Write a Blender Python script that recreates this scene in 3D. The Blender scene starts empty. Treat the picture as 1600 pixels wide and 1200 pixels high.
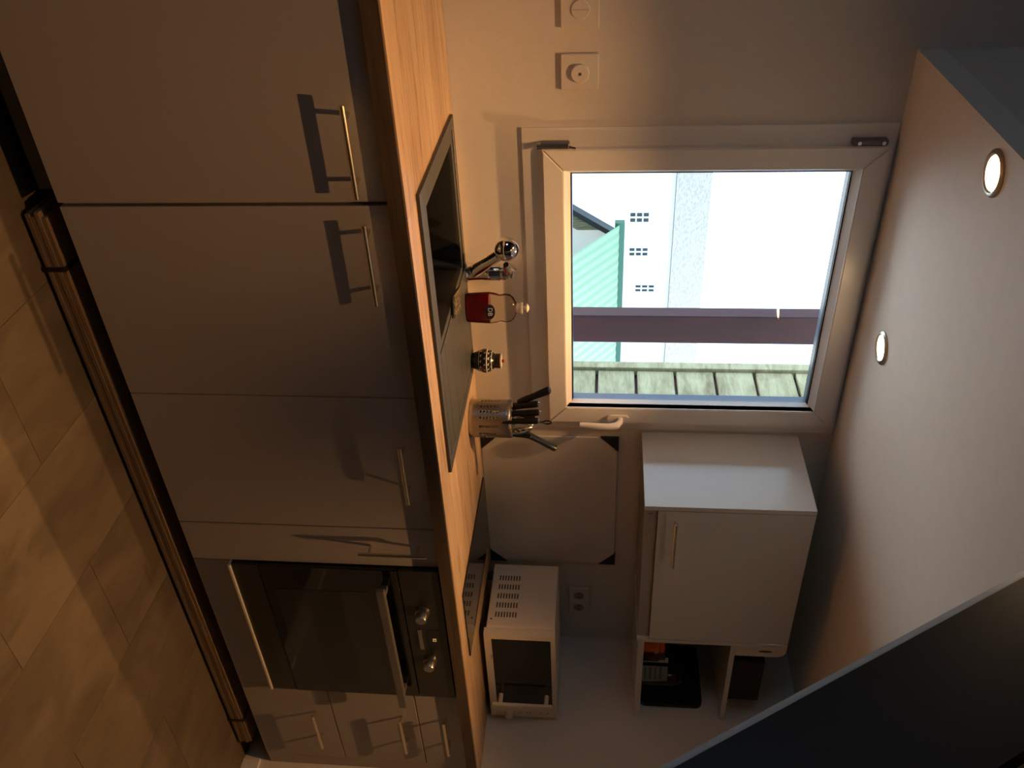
import bpy, bmesh, math, random
from mathutils import Vector, Matrix
random.seed(7)
scn = bpy.context.scene
COL = scn.collection
ZF = 0.05            # floor level in the measuring frame; everything is dropped by this at the end

# ------------------------------------------------------------------ camera
F_PX = 1374.18
yaw, pit, rol = 0.6394, -0.1004, 0.0172
fw = Vector((math.sin(yaw)*math.cos(pit), math.cos(yaw)*math.cos(pit), math.sin(pit)))
rt = Vector((math.cos(yaw), -math.sin(yaw), 0)); up = rt.cross(fw)
rt, up = math.cos(rol)*rt + math.sin(rol)*up, -math.sin(rol)*rt + math.cos(rol)*up
cam = bpy.data.cameras.new('camera'); co = bpy.data.objects.new('camera', cam); COL.objects.link(co)
# the phone was held on its side: picture right is world up
m = Matrix((up, -rt, -fw)).transposed().to_4x4(); m.translation = Vector((-0.0911, -2.2367, 1.3031 - ZF))
co.matrix_world = m
cam.sensor_fit = 'HORIZONTAL'; cam.sensor_width = 36; cam.lens = F_PX/1600*36; cam.clip_start = 0.02; cam.clip_end = 300
scn.camera = co

# ------------------------------------------------------------------ sky, sun, exposure
W = bpy.data.worlds.new('overcast_sky'); scn.world = W; W.use_nodes = True
bg = W.node_tree.nodes['Background']; bg.inputs[0].default_value = (0.56, 0.79, 1.0, 1); bg.inputs[1].default_value = 4.8
sun = bpy.data.lights.new('sun', 'SUN'); sun.energy = 28.0; sun.angle = math.radians(0.6); sun.color = (1, .95, .87)
so = bpy.data.objects.new('sun', sun); COL.objects.link(so)
so.rotation_euler = Vector((-0.75, 0.03, -0.65)).to_track_quat('-Z', 'Y').to_euler(); so.location = (8, 1, 9)
scn.view_settings.view_transform = 'Standard'; scn.view_settings.look = 'None'
scn.view_settings.gamma = 1; scn.view_settings.use_curve_mapping = False; scn.view_settings.exposure = -0.55
SPOT_W = 40.0
SPOT_COL = (1.0, 0.50, 0.18)

# ------------------------------------------------------------------ materials
MATS = {}
def new_mat(n):
    m = bpy.data.materials.new(n); m.use_nodes = True; MATS[n] = m
    nt = m.node_tree; return m, nt, nt.nodes['Principled BSDF']
def plain(n, col, rough=.5, metal=0., noise=.06, scale=40., bump=0., spec=.5, coat=0., stretch=(1,1,1)):
    m, nt, b = new_mat(n)
    tc = nt.nodes.new('ShaderNodeTexCoord'); mp = nt.nodes.new('ShaderNodeMapping'); mp.inputs['Scale'].default_value = stretch
    nz = nt.nodes.new('ShaderNodeTexNoise'); nz.inputs['Scale'].default_value = scale; nz.inputs['Detail'].default_value = 5
    nt.links.new(tc.outputs['Object'], mp.inputs[0]); nt.links.new(mp.outputs[0], nz.inputs['Vector'])
    cr = nt.nodes.new('ShaderNodeValToRGB')
    cr.color_ramp.elements[0].color = [c*(1-noise) for c in col]+[1]; cr.color_ramp.elements[1].color = [min(1, c*(1+noise)) for c in col]+[1]
    cr.color_ramp.elements[0].position = .3; cr.color_ramp.elements[1].position = .7
    nt.links.new(nz.outputs['Fac'], cr.inputs[0]); nt.links.new(cr.outputs[0], b.inputs['Base Color'])
    b.inputs['Roughness'].default_value = rough; b.inputs['Metallic'].default_value = metal
    b.inputs['Specular IOR Level'].default_value = spec; b.inputs['Coat Weight'].default_value = coat; b.inputs['Coat Roughness'].default_value = .14
    if bump:
        bp = nt.nodes.new('ShaderNodeBump'); bp.inputs['Strength'].default_value = bump; bp.inputs['Distance'].default_value = .002
        nt.links.new(nz.outputs['Fac'], bp.inputs['Height']); nt.links.new(bp.outputs[0], b.inputs['Normal'])
    return m
def wood(n, dark, mid, light, stretch, scale=6., rough=.4, stave=None, spec=.4):
    m, nt, b = new_mat(n)
    tc = nt.nodes.new('ShaderNodeTexCoord'); mp = nt.nodes.new('ShaderNodeMapping'); mp.inputs['Scale'].default_value = stretch
    nt.links.new(tc.outputs['Object'], mp.inputs[0])
    n1 = nt.nodes.new('ShaderNodeTexNoise'); n1.inputs['Scale'].default_value = scale; n1.inputs['Detail'].default_value = 8; n1.inputs['Roughness'].default_value = .6; n1.inputs['Distortion'].default_value = .6
    n2 = nt.nodes.new('ShaderNodeTexNoise'); n2.inputs['Scale'].default_value = scale*5; n2.inputs['Detail'].default_value = 4
    nt.links.new(mp.outputs[0], n1.inputs['Vector']); nt.links.new(mp.outputs[0], n2.inputs['Vector'])
    mx = nt.nodes.new('ShaderNodeMath'); mx.operation = 'MULTIPLY_ADD'; mx.inputs[1].default_value = .35
    nt.links.new(n2.outputs['Fac'], mx.inputs[0]); nt.links.new(n1.outputs['Fac'], mx.inputs[2])
    cr = nt.nodes.new('ShaderNodeValToRGB'); e = cr.color_ramp.elements
    e[0].position = .42; e[0].color = dark+(1,); e[1].position = .85; e[1].color = light+(1,); k = e.new(.62); k.color = mid+(1,)
    nt.links.new(mx.outputs[0], cr.inputs[0]); out = cr.outputs[0]
    if stave:                                   # printed staves of the laminate
        br = nt.nodes.new('ShaderNodeTexBrick'); br.inputs['Scale'].default_value = 1; br.inputs['Brick Width'].default_value = stave[0]; br.inputs['Row Height'].default_value = stave[1]
        br.inputs['Mortar Size'].default_value = .0008; br.inputs['Color1'].default_value = (1,1,1,1); br.inputs['Color2'].default_value = (.76,.72,.68,1); br.inputs['Mortar'].default_value = (.6,.52,.45,1)
        br.offset = .37
        nt.links.new(tc.outputs['Object'], br.inputs['Vector'])
        ml = nt.nodes.new('ShaderNodeMix'); ml.data_type = 'RGBA'; ml.blend_type = 'MULTIPLY'; ml.inputs[0].default_value = 1
        nt.links.new(out, ml.inputs[6]); nt.links.new(br.outputs['Color'], ml.inputs[7]); out = ml.outputs[2]
    nt.links.new(out, b.inputs['Base Color'])
    b.inputs['Roughness'].default_value = rough; b.inputs['Specular IOR Level'].default_value = spec
    bp = nt.nodes.new('ShaderNodeBump'); bp.inputs['Strength'].default_value = .15; bp.inputs['Distance'].default_value = .001
    nt.links.new(mx.outputs[0], bp.inputs['Height']); nt.links.new(bp.outputs[0], b.inputs['Normal'])
    return m
def clear(n, tint=(1,1,1), rough=.02, ior=1.45):        # thin clear sheet: Fresnel mix of see-through and gloss
    m, nt, b = new_mat(n); nt.nodes.remove(b)
    fr = nt.nodes.new('ShaderNodeFresnel'); fr.inputs[0].default_value = ior
    tr = nt.nodes.new('ShaderNodeBsdfTransparent'); tr.inputs[0].default_value = tint+(1,)
    gl = nt.nodes.new('ShaderNodeBsdfGlossy'); gl.inputs['Roughness'].default_value = rough
    nz = nt.nodes.new('ShaderNodeTexNoise'); nz.inputs['Scale'].default_value = 30
    bp = nt.nodes.new('ShaderNodeBump'); bp.inputs['Strength'].default_value = .01; nt.links.new(nz.outputs['Fac'], bp.inputs['Height'])
    nt.links.new(bp.outputs[0], gl.inputs['Normal'])
    mx = nt.nodes.new('ShaderNodeMixShader'); nt.links.new(fr.outputs[0], mx.inputs[0]); nt.links.new(tr.outputs[0], mx.inputs[1]); nt.links.new(gl.outputs[0], mx.inputs[2])
    nt.links.new(mx.outputs[0], nt.nodes['Material Output'].inputs[0]); return m
def emit(n, col, s):
    m, nt, b = new_mat(n); b.inputs['Base Color'].default_value = col+(1,); b.inputs['Emission Color'].default_value = col+(1,); b.inputs['Emission Strength'].default_value = s; return m

plain('wall_paint', (.70,.67,.62), .85, noise=.02, scale=60, bump=.12)
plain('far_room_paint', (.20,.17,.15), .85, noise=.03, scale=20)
plain('ceiling_paint', (.80,.78,.74), .6, noise=.02, scale=25, bump=.06)
plain('door_lacquer', (.40,.37,.345), .45, noise=.015, scale=120, spec=.35)
plain('carcass_board', (.55,.53,.50), .6, noise=.02)
plain('white_melamine', (.66,.645,.62), .20, noise=.015, scale=80, spec=.6, coat=.8)
plain('joint_dark', (.03,.03,.03), .9)  # dark base that shows between the floor tiles
plain('black_plastic', (.012,.012,.013), .4)
plain('black_satin', (.01,.01,.011), .25)
plain('grey_plinth', (.10,.10,.105), .6)
plain('brass_steel', (.80,.73,.56), .25, 1, noise=.03)
plain('brushed_steel', (.40,.385,.37), .33, 1, noise=.05, stretch=(1,1,30))
plain('chrome', (.8,.8,.82), .06, 1, noise=.01)
plain('dark_glass', (.006,.006,.007), .05, spec=.6)
plain('hob_glass', (.008,.008,.009), .04, spec=.7)
plain('oven_panel', (.03,.029,.028), .3, metal=.2)
plain('oven_inner', (.02,.02,.021), .12)
plain('oven_handle', (.20,.19,.175), .4, metal=.5)
plain('bowl_composite', (.006,.006,.007), .5, noise=.2, scale=300)
plain('sink_composite', (.055,.06,.062), .42, noise=.2, scale=300)
plain('pvc_white', (.80,.79,.77), .3, noise=.01)
plain('sash_outer', (.03,.055,.10), .35)
plain('plate_white', (.70,.675,.63), .4, noise=.01)
plain('trim_lit_edge', (.80,.74,.62), .35)
plain('socket_grey', (.30,.29,.27), .6)
plain('gasket', (.015,.015,.02), .5)
plain('hinge_metal', (.16,.16,.17), .35, metal=.8)
plain('cream_enamel', (.78,.73,.64), .35, noise=.02)
plain('cream_plastic', (.76,.70,.60), .45, noise=.02)
plain('slot_dark', (.10,.09,.07), .8)
plain('corner_card', (.01,.012,.018), .6)
plain('panel_white', (.70,.69,.66), .22, noise=.01)
plain('edge_daylight_pale', (.62,.66,.70), .3)  # pale colour puts the window glow onto the dark board's edge
plain('board_paint', (.018,.02,.025), .45, noise=.05)
plain('skirting_paint', (.82,.80,.76), .5)
plain('strap_gap_black', (.008,.008,.008), .5)
plain('orange_plastic', (.75,.13,.015), .2)
plain('wine_glass_red', (.06,.008,.012), .08)
plain('paper', (.80,.78,.74), .8)
plain('ink', (.02,.02,.05), .8)
plain('tray_black', (.008,.009,.012), .3)
plain('box_dark', (.02,.016,.014), .6)
plain('cap_white', (.80,.76,.66), .3)
plain('label_navy', (.012,.018,.06), .4)
plain('label_white', (.8,.8,.82), .5)
plain('jar_glaze', (.012,.014,.02), .2)
plain('jar_white', (.62,.60,.54), .3)
plain('jar_lid', (.05,.02,.015), .3)
plain('knob_red', (.25,.02,.02), .3)
plain('pad_metal', (.30,.28,.25), .4, metal=.8, noise=.3, scale=400, bump=.8)
plain('knife_black', (.006,.007,.010), .4, spec=.25)
plain('peeler_blue', (.018,.028,.042), .28)
wood('oak_worktop', (.20,.12,.065), (.50,.36,.235), (.60,.46,.32), (1.2,14,14), 3.2, .38, (1.1,.105))
wood('edge_wood', (.055,.037,.022), (.09,.062,.038), (.12,.085,.055), (1.2,14,14), 3.2, .45)
wood('plank_wood', (.15,.095,.055), (.22,.145,.085), (.30,.21,.13), (1.5,40,40), 3., .55)
wood('plank_core', (.20,.10,.04), (.30,.16,.07), (.40,.22,.10), (2,30,30), 3., .6)
wood('clad_pine', (.17,.155,.085), (.31,.30,.18), (.45,.45,.30), (9,3,14), 2.2, .7)
wood('post_wood', (.018,.001,.005), (.030,.003,.009), (.045,.006,.014), (12,12,1.2), 4, .6)
clear('window_glass'); clear('clear_plastic', (.90,.88,.85), .12, 1.16); clear('jar_glass', (.80,.84,.86), .05)
m, nt, b = new_mat('red_soap'); b.inputs['Base Color'].default_value = (.36,.004,.016,1); b.inputs['Roughness'].default_value = .06; b.inputs['Transmission Weight'].default_value = .45
emit('lamp_face', (1.0,.66,.34), 55); emit('display_digits', (.9,.75,.25), .35)
# floor: worn stone-look vinyl
m, nt, b = new_mat('floor_vinyl')
tc = nt.nodes.new('ShaderNodeTexCoord'); oi = nt.nodes.new('ShaderNodeObjectInfo')
ad = nt.nodes.new('ShaderNodeVectorMath'); ad.operation = 'MULTIPLY_ADD'; ad.inputs[1].default_value = (17,17,17)
cmb = nt.nodes.new('ShaderNodeCombineXYZ'); nt.links.new(oi.outputs['Random'], cmb.inputs[0]); nt.links.new(oi.outputs['Random'], cmb.inputs[1])
nt.links.new(cmb.outputs[0], ad.inputs[0]); nt.links.new(tc.outputs['Object'], ad.inputs[2])
mp = nt.nodes.new('ShaderNodeMapping'); mp.inputs['Scale'].default_value = (2.2, 1.0, 1); mp.inputs['Rotation'].default_value = (0,0,.5)
nt.links.new(ad.outputs[0], mp.inputs[0])
n1 = nt.nodes.new('ShaderNodeTexNoise'); n1.inputs['Scale'].default_value = 3.5; n1.inputs['Detail'].default_value = 9; n1.inputs['Roughness'].default_value = .62; n1.inputs['Distortion'].default_value = .8
nt.links.new(mp.outputs[0], n1.inputs['Vector'])
cr = nt.nodes.new('ShaderNodeValToRGB'); e = cr.color_ramp.elements
e[0].position = .34; e[0].color = (.10,.078,.052,1); e[1].position = .68; e[1].color = (.175,.138,.095,1); k = e.new(.5); k.color = (.135,.105,.07,1)
nt.links.new(n1.outputs['Fac'], cr.inputs[0]); nt.links.new(cr.outputs[0], b.inputs['Base Color']); b.inputs['Roughness'].default_value = .42
bp = nt.nodes.new('ShaderNodeBump'); bp.inputs['Strength'].default_value = .15; bp.inputs['Distance'].default_value = .002
nt.links.new(n1.outputs['Fac'], bp.inputs['Height']); nt.links.new(bp.outputs[0], b.inputs['Normal'])
# outside
plain('render_white', (.80,.80,.78), .9, noise=.03, scale=2)
plain('shed_green', (.035,.125,.08), .5, noise=.05, scale=3)
plain('gutter_grey', (.012,.016,.02), .5)
plain('roof_slate', (.105,.122,.124), .7, noise=.35, scale=14)
plain('far_window', (.02,.028,.035), .4)
plain('moss_wall', (.16,.17,.11), .9, noise=.5, scale=9, stretch=(6,6,.6))
plain('bounce_pale', (.72,.72,.70), .9, noise=.08, scale=4)
plain('ground_grey', (.35,.35,.34), .9, noise=.15, scale=1)
plain('sill_metal', (.30,.42,.46), .35, metal=.3)
M = MATS

# ------------------------------------------------------------------ mesh helpers
ORG = {}
def bb(): return bmesh.new()
def box(bm, x0, x1, y0, y1, z0, z1, bev=0., seg=1):
    vs = bmesh.ops.create_cube(bm, size=1)['verts']
    for v in vs:
        v.co = Vector((x0+(v.co.x+.5)*(x1-x0), y0+(v.co.y+.5)*(y1-y0), z0+(v.co.z+.5)*(z1-z0)))
    if bev:
        es = list({e for v in vs for e in v.link_edges})
        bmesh.ops.bevel(bm, geom=es, offset=bev, segments=seg, affect='EDGES', profile=.5)
    return bm
def frame_from(d):
    d = d.normalized(); a = Vector((0,0,1)) if abs(d.z) < .9 else Vector((1,0,0))
    u = d.cross(a).normalized(); return u, d.cross(u).normalized()
def tube(bm, pts, r, n=12, caps=True, squash=1.):
    pts = [Vector(p) for p in pts]; rs = r if isinstance(r, (list,tuple)) else [r]*len(pts)
    rings = []; u = None
    for i, p in enumerate(pts):
        d = (pts[min(i+1,len(pts)-1)]-pts[max(i-1,0)])
        if u is None: u, w = frame_from(d)
        else:
            d.normalize(); u = (u-d*u.dot(d)).normalized(); w = d.cross(u)
        rings.append([bm.verts.new(p+(u*math.cos(2*math.pi*k/n)+w*math.sin(2*math.pi*k/n)*squash)*rs[i]) for k in range(n)])
    for a, b in zip(rings, rings[1:]):
        for k in range(n): bm.faces.new((a[k], a[(k+1)%n], b[(k+1)%n], b[k]))
    if caps: bm.faces.new(rings[0][::-1]); bm.faces.new(rings[-1])
    return bm
def lathe(bm, cx, cy, prof, n=32, sx=1., sy=1., cap=True):
    rings = [[bm.verts.new((cx+r*sx*math.cos(2*math.pi*k/n), cy+r*sy*math.sin(2*math.pi*k/n), z)) for k in range(n)] for r, z in prof]
    for a, b in zip(rings, rings[1:]):
        for k in range(n): bm.faces.new((a[k], a[(k+1)%n], b[(k+1)%n], b[k]))
    if cap: bm.faces.new(rings[0][::-1]); bm.faces.new(rings[-1])
    return bm
def prism(bm, poly, axis, a, b):
    """extrude a 2-D polygon along axis between a and b; poly axes are the other two in xyz order"""
    def P(p, t):
        q = list(p); q.insert(axis, t); return bm.verts.new(q)
    A = [P(p, a) for p in poly]; B = [P(p, b) for p in poly]; n = len(poly)
    bm.faces.new(A); bm.faces.new(B[::-1])
    for k in range(n): bm.faces.new((A[k], B[k], B[(k+1)%n], A[(k+1)%n]))
    return bm
def rounded(x0, x1, z0, z1, r, n=5, which=(1,1,1,1)):
    out = []
    for (cx, cz, a0, w) in ((x1-r, z1-r, 0, which[0]), (x0+r, z1-r, 90, which[1]), (x0+r, z0+r, 180, which[2]), (x1-r, z0+r, 270, which[3])):
        if not w:
            out.append((x1 if a0 in (0,270) else x0, z1 if a0 in (0,90) else z0)); continue
        for k in range(n+1):
            t = math.radians(a0+90*k/n); out.append((cx+r*math.cos(t), cz+r*math.sin(t)))
    return out
def text_bm(s, size, place):
    """flat lettering as a mesh; place is a 4x4 matrix"""
    cu = bpy.data.curves.new('t', 'FONT'); cu.body = s; cu.size = size; cu.align_x = 'CENTER'; cu.align_y = 'CENTER'; cu.extrude = .0003; cu.resolution_u = 3
    o = bpy.data.objects.new('t', cu); COL.objects.link(o); bpy.context.view_layer.update()
    me = bpy.data.meshes.new_from_object(o.evaluated_get(bpy.context.evaluated_depsgraph_get()))
    bpy.data.objects.remove(o); bpy.data.curves.remove(cu)
    bm = bb(); bm.from_mesh(me); bpy.data.meshes.remove(me); bm.transform(place); return bm
def facing(loc, normal, upv=(0,0,1)):
    z = Vector(normal).normalized(); x = Vector(upv).cross(z).normalized(); y = z.cross(x)
    mm = Matrix((x, y, z)).transposed().to_4x4(); mm.translation = Vector(loc); return mm
def tag(o, label, cat, group=None, kind=None):
    if label: o['label'] = label
    if cat: o['category'] = cat
    if group: o['group'] = group
    if kind: o['kind'] = kind
    return o
def obj(name, bm, mat, parent=None, smooth=False, origin=None, keep=False):
    bmesh.ops.recalc_face_normals(bm, faces=bm.faces)
    me = bpy.data.meshes.new(name)
    if parent is not None: org = ORG[parent.name]
    elif origin is not None: org = Vector(origin)
    else:
        xs = [v.co.x for v in bm.verts]; ys = [v.co.y for v in bm.verts]; zs = [v.co.z for v in bm.verts]
        org = Vector(((min(xs)+max(xs))/2, (min(ys)+max(ys))/2, min(zs)))
    bmesh.ops.translate(bm, verts=bm.verts, vec=-org)
    bm.to_mesh(me); bm.free()
    me.materials.append(M[mat])
    if smooth:
        me.polygons.foreach_set('use_smooth', [True]*len(me.polygons)); me.set_sharp_from_angle(angle=math.radians(38))
    o = bpy.data.objects.new(name, me); COL.objects.link(o)
    if parent is not None: o.parent = parent
    else: o.location = org
    ORG[o.name] = org
    return o
def thing(name, label, cat, loc, group=None, kind=None):
    o = bpy.data.objects.new(name, None); COL.objects.link(o); o.location = loc; o.empty_display_size = .05
    ORG[o.name] = Vector(loc); return tag(o, label, cat, group, kind)
def struct(name, bm, mat, label=None, cat=None):
    o = obj(name, bm, mat); o['kind'] = 'structure'
    if label: o['label'] = label
    if cat: o['category'] = cat
    return o
def B(*a, **k): return box(bb(), *a, **k)

XL, XR, YF_, ZC, ZU = -1.7, 2.83, -3.6, 2.042, 2.75
XB = 0.557        # left edge of the low ceiling
# ================================================================== room shell
# window hole
HX0, HX1, HZ0, HZ1 = 0.757, 1.728, 1.10, 2.036
bm = bb()
box(bm, XL-.1, HX0, 0, .12, ZF-.1, ZU); box(bm, HX1, XR+.1, 0, .12, ZF-.1, ZU)
box(bm, HX0, HX1, 0, .12, ZF-.1, HZ0); box(bm, HX0, HX1, 0, .12, HZ1, ZU)
struct('wall_back', bm, 'wall_paint', 'cream painted wall with the window and splashback', 'wall')
struct('wall_right', B(XR, XR+.1, YF_, 0, ZF-.1, ZU), 'wall_paint', 'cream painted wall beside the drawer unit', 'wall')
LY0, LY1, LZ0, LZ1 = -1.75, -1.05, 1.25, 1.95  # wall opening for the added fill window
bm = bb(); box(bm, XL-.1, XL, YF_, LY0, ZF-.1, ZU); box(bm, XL-.1, XL, LY1, 0, ZF-.1, ZU); box(bm, XL-.1, XL, LY0, LY1, ZF-.1, LZ0); box(bm, XL-.1, XL, LY0, LY1, LZ1, ZU)
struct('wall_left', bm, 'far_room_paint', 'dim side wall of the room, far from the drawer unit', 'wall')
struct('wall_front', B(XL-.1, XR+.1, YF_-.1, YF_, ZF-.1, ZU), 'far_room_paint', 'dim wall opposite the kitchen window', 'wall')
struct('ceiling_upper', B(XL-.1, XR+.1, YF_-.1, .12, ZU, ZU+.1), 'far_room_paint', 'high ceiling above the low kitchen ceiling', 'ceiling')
# low ceiling slab: four holes for lamps are covered by the lamp rings
struct('ceiling', B(XB, XR, -1.29, 0, ZC, ZC+.06), 'ceiling_paint', 'low cream ceiling over the kitchen with recessed spotlights', 'ceiling')
struct('wall_upper', B(XB, XB+.05, -3.55, 0, ZC+.06, ZU), 'wall_paint', 'unlit upper wall face above the edge of the low ceiling', 'wall')
struct('baseboard_right', B(XR-.014, XR, -3.5, -.60, ZF, ZF+.065, bev=.003), 'skirting_paint', 'white skirting board at the foot of the side wall', 'skirting')
# floor with its tiles
fl = struct('floor', B(XL-.1, XR+.1, YF_-.1, .12, ZF-.06, ZF-.004), 'joint_dark', 'brown stone-look tile floor', 'floor')
TX, TY = .327, .654
tm = B(-TX/2+.0005, TX/2-.0005, -TY/2+.0005, TY/2-.0005, -.004, 0, bev=.0004)
me = None; i = 0
ix = 0; x = .859-TX*8 + TX/2
while x-TX/2 < XR-.001:
    y = -.20 - (.31 if ix % 2 else 0)+TY/2
    while y+TY/2 > YF_:
        if x+TX/2 > XL and y-TY/2 < 0:
            if me is None:
                o = obj('tile', tm, 'floor_vinyl', fl, ); me = o.data
                # the first tile was built round the world origin
                o.location = Vector((x, y, ZF)); 
                for v in me.vertices: v.co += ORG[fl.name]
                o.location -= ORG[fl.name]
            else:
                o = bpy.data.objects.new('tile', me); COL.objects.link(o); o.parent = fl; o.location = Vector((x, y, ZF))-ORG[fl.name]
        y -= TY
    x += TX; ix += 1

# ================================================================== window
w1 = thing('window_1', 'white plastic casement window with handle, looking onto a green shed', 'window', (1.25, 0, HZ0), kind='structure')
def ring(bm, o, i_, y0, y1):
    """rectangular picture-frame from four mitred bars; o, i_ = (x0,x1,z0,z1)"""
    O = [(o[0],o[2]),(o[1],o[2]),(o[1],o[3]),(o[0],o[3])]; I = [(i_[0],i_[2]),(i_[1],i_[2]),(i_[1],i_[3]),(i_[0],i_[3])]
    for k in range(4):
        j = (k+1)%4; prism(bm, [O[k], O[j], I[j], I[k]], 1, y0, y1)
    return bm
outer = (HX0-.022, HX1+.012, HZ0-.014, HZ1); inner = (.815, 1.672, 1.165, 1.985)
obj('outer_frame', ring(bb(), outer, inner, -.008, .075), 'pvc_white', w1)
S0 = (.786, 1.700, 1.140, 2.022); S1 = (.846, 1.640, 1.196, 1.962)
names = ('sash_rail','sash_stile','sash_rail','sash_stile')
Oc = [(S0[0],S0[2]),(S0[1],S0[2]),(S0[1],S0[3]),(S0[0],S0[3])]; Ic = [(S1[0],S1[2]),(S1[1],S1[2]),(S1[1],S1[3]),(S1[0],S1[3])]
for k in range(4):
    j = (k+1)%4; p = [Vector(q).to_3d() for q in (Oc[k], Oc[j], Ic[j], Ic[k])]
    bm = prism(bb(), [q[:2] for q in p], 1, -.030, -.004)
    es = [e for e in bm.edges if all(abs(v.co.y+.030) < 1e-5 for v in e.verts)]
    bmesh.ops.bevel(bm, geom=es, offset=.003, segments=2, affect='EDGES')
    obj(names[k], bm, 'pvc_white', w1)
# glazing beads: sloping towards the pane
G = (.866, 1.652, 1.212, 1.950)
for k in range(4):
    j = (k+1)%4; I2 = [(G[0],G[2]),(G[1],G[2]),(G[1],G[3]),(G[0],G[3])]
    bm = bb(); v = [bm.verts.new((a[0], y, a[1])) for a, y in ((Ic[k],-.024),(Ic[j],-.024),(I2[j],.010),(I2[k],.010),(Ic[k],.020),(Ic[j],.020),(I2[j],.020),(I2[k],.020))]
    for f in ((0,1,2,3),(4,7,6,5),(0,4,5,1),(3,2,6,7),(0,3,7,4),(1,5,6,2)): bm.faces.new([v[q] for q in f])
    obj('glazing_bead', bm, 'pvc_white', w1)
obj('gasket', ring(bb(), (G[0]-.004,G[1]+.004,G[2]-.004,G[3]+.004), (G[0]+.004,G[1]-.005,G[2]+.003,G[3]-.004), .0125, .021), 'gasket', w1)
obj('pane', B(G[0]-.004, G[1]+.004, .021, .025, G[2]-.004, G[3]+.004), 'window_glass', w1)
obj('outside_sash', ring(bb(), (S0[0]+.03,S0[1]-.02,S0[2]+.03,S0[3]-.04), (G[0]+.004,G[1]-.004,G[2]+.004,G[3]-.004), .026, .06), 'sash_outer', w1)
hd = obj('window_handle', tube(bb(), [(1.678,-.030,1.366),(1.678,-.052,1.366),(1.680,-.066,1.356),(1.682,-.070,1.335),(1.683,-.068,1.30),(1.683,-.064,1.265),(1.683,-.062,1.240)], [.010,.010,.0115,.011,.0105,.010,.008], 12), 'pvc_white', w1, smooth=True)
obj('handle_plate', prism(bb(), rounded(1.664,1.692,1.326,1.394,.012), 1, -.038, -.029), 'pvc_white', hd)
for z0, z1, s in ((1.135,1.212,0),(1.925,2.012,1)):
    h = obj('hinge', B(.768,.784,-.030,-.008,z0,z1,bev=.003), 'hinge_metal', w1)
    h['label'] = 'dark metal hinge'
    bm = bb()
    if s == 0:
        for k in range(3): tube(bm, [(.771+k*.006,-.030,z0-.008),(.771+k*.006,-.030,z0+.002)], .0028, 8)
        tube(bm, [(.780,-.026,z1),(.784,-.026,z1+.016)], .004, 8)
    else:
        for z in (z0+.016, z1-.012): tube(bm, [(.776,-.030,z),(.776,-.034,z)], .005, 10)
    obj('hinge_pin', bm, 'chrome', h, smooth=True)
struct('trim_1', B(HX0-.02, HX1, .06, .16, HZ0+.02, HZ0+.045), 'sill_metal', 'pale metal sill outside the window', 'sill')

w2 = thing('fill_window', 'added unseen side window for cool fill light', 'window', (XL, (LY0+LY1)/2, LZ0), kind='structure')  # out-of-view window added to bring in cool fill light
bm = bb()
for (y0, y1, z0, z1) in ((LY0,LY1,LZ0,LZ0+.05),(LY0,LY1,LZ1-.05,LZ1),(LY0,LY0+.05,LZ0+.05,LZ1-.05),(LY1-.05,LY1,LZ0+.05,LZ1-.05)): box(bm, XL-.07, XL+.005, y0, y1, z0, z1)
obj('frame', bm, 'pvc_white', w2); obj('pane', B(XL-.04, XL-.036, LY0+.05, LY1-.05, LZ0+.05, LZ1-.05), 'window_glass', w2)

# ================================================================== kitchen: base units
DF, DB = -.605, -.587
ZB, ZT = .150, .868
def bar_handle(a, b, y0, mat='brass_steel', proj=.035, r=.0058, inset=.028):
    a, b = Vector(a), Vector(b); d = (b-a).normalized(); bm = bb()
    tube(bm, [a, b], r, 14)
    for p in (a+d*inset, b-d*inset):
        tube(bm, [(p.x, y0, p.z), (p.x, p.y, p.z)], r*.82, 10)
    return bm
def carcass(t, x0, x1, legs=True, top=ZT, bot=ZB):
    bm = bb()
    box(bm, x0, x0+.016, DB+.001, -.03, bot, top); box(bm, x1-.016, x1, DB+.001, -.03, bot, top)
    box(bm, x0+.016, x1-.016, DB+.001, -.03, bot, bot+.016); box(bm, x0+.016, x1-.016, -.038, -.03, bot+.016, top)
    obj('carcass', bm, 'carcass_board', t)
    if legs:
        for lx in (x0+.045, x1-.045) if x1-x0 > .2 else ((x0+x1)/2,):
            for ly in (-.46, -.08):
                obj('leg', lathe(bb(), lx, ly, [(.028,ZF),(.028,ZF+.012),(.017,ZF+.02),(.017,bot-.012),(.030,bot-.008),(.030,bot)], 14), 'black_plastic', t)
def door(t, x0, x1, z0, z1, h0=None, h1=None, name='door', mat='door_lacquer'):
    d = obj(name, B(x0, x1, DF, DB, z0, z1, bev=.0012), mat, t)
    if h0: obj('handle', bar_handle(h0, h1, DF), 'brass_steel', d, smooth=True)
    return d
HY = DF-.035
def unit(name, label, x0, x1, dx0, dx1, h0, h1, cat='cabinet'):
    t = thing(name, label, cat, ((x0+x1)/2, -.31, ZF)); carcass(t, x0, x1); door(t, dx0, dx1, ZB, ZT-.003, h0, h1); return t
t = unit('base_cabinet', 'widest grey base cabinet, at the end of the row away from the oven', .066, .664, .068, .6645, (.453,HY,.811), (.642,HY,.811))
obj('plinth', B(.066, .655, -.555, -.540, .085, ZB), 'grey_plinth', t)
unit('base_cabinet', 'grey base cabinet below the sink bowl, between two unequal neighbours', .671, 1.170, .6735, 1.1695, (.700,HY,.816), (.890,HY,.816))
unit('base_cabinet', 'grey base cabinet below the sink drainer, beside the narrow pull-out', 1.1715, 1.614, 1.1725, 1.6135, (1.297,HY,.816), (1.487,HY,.816))
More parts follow.
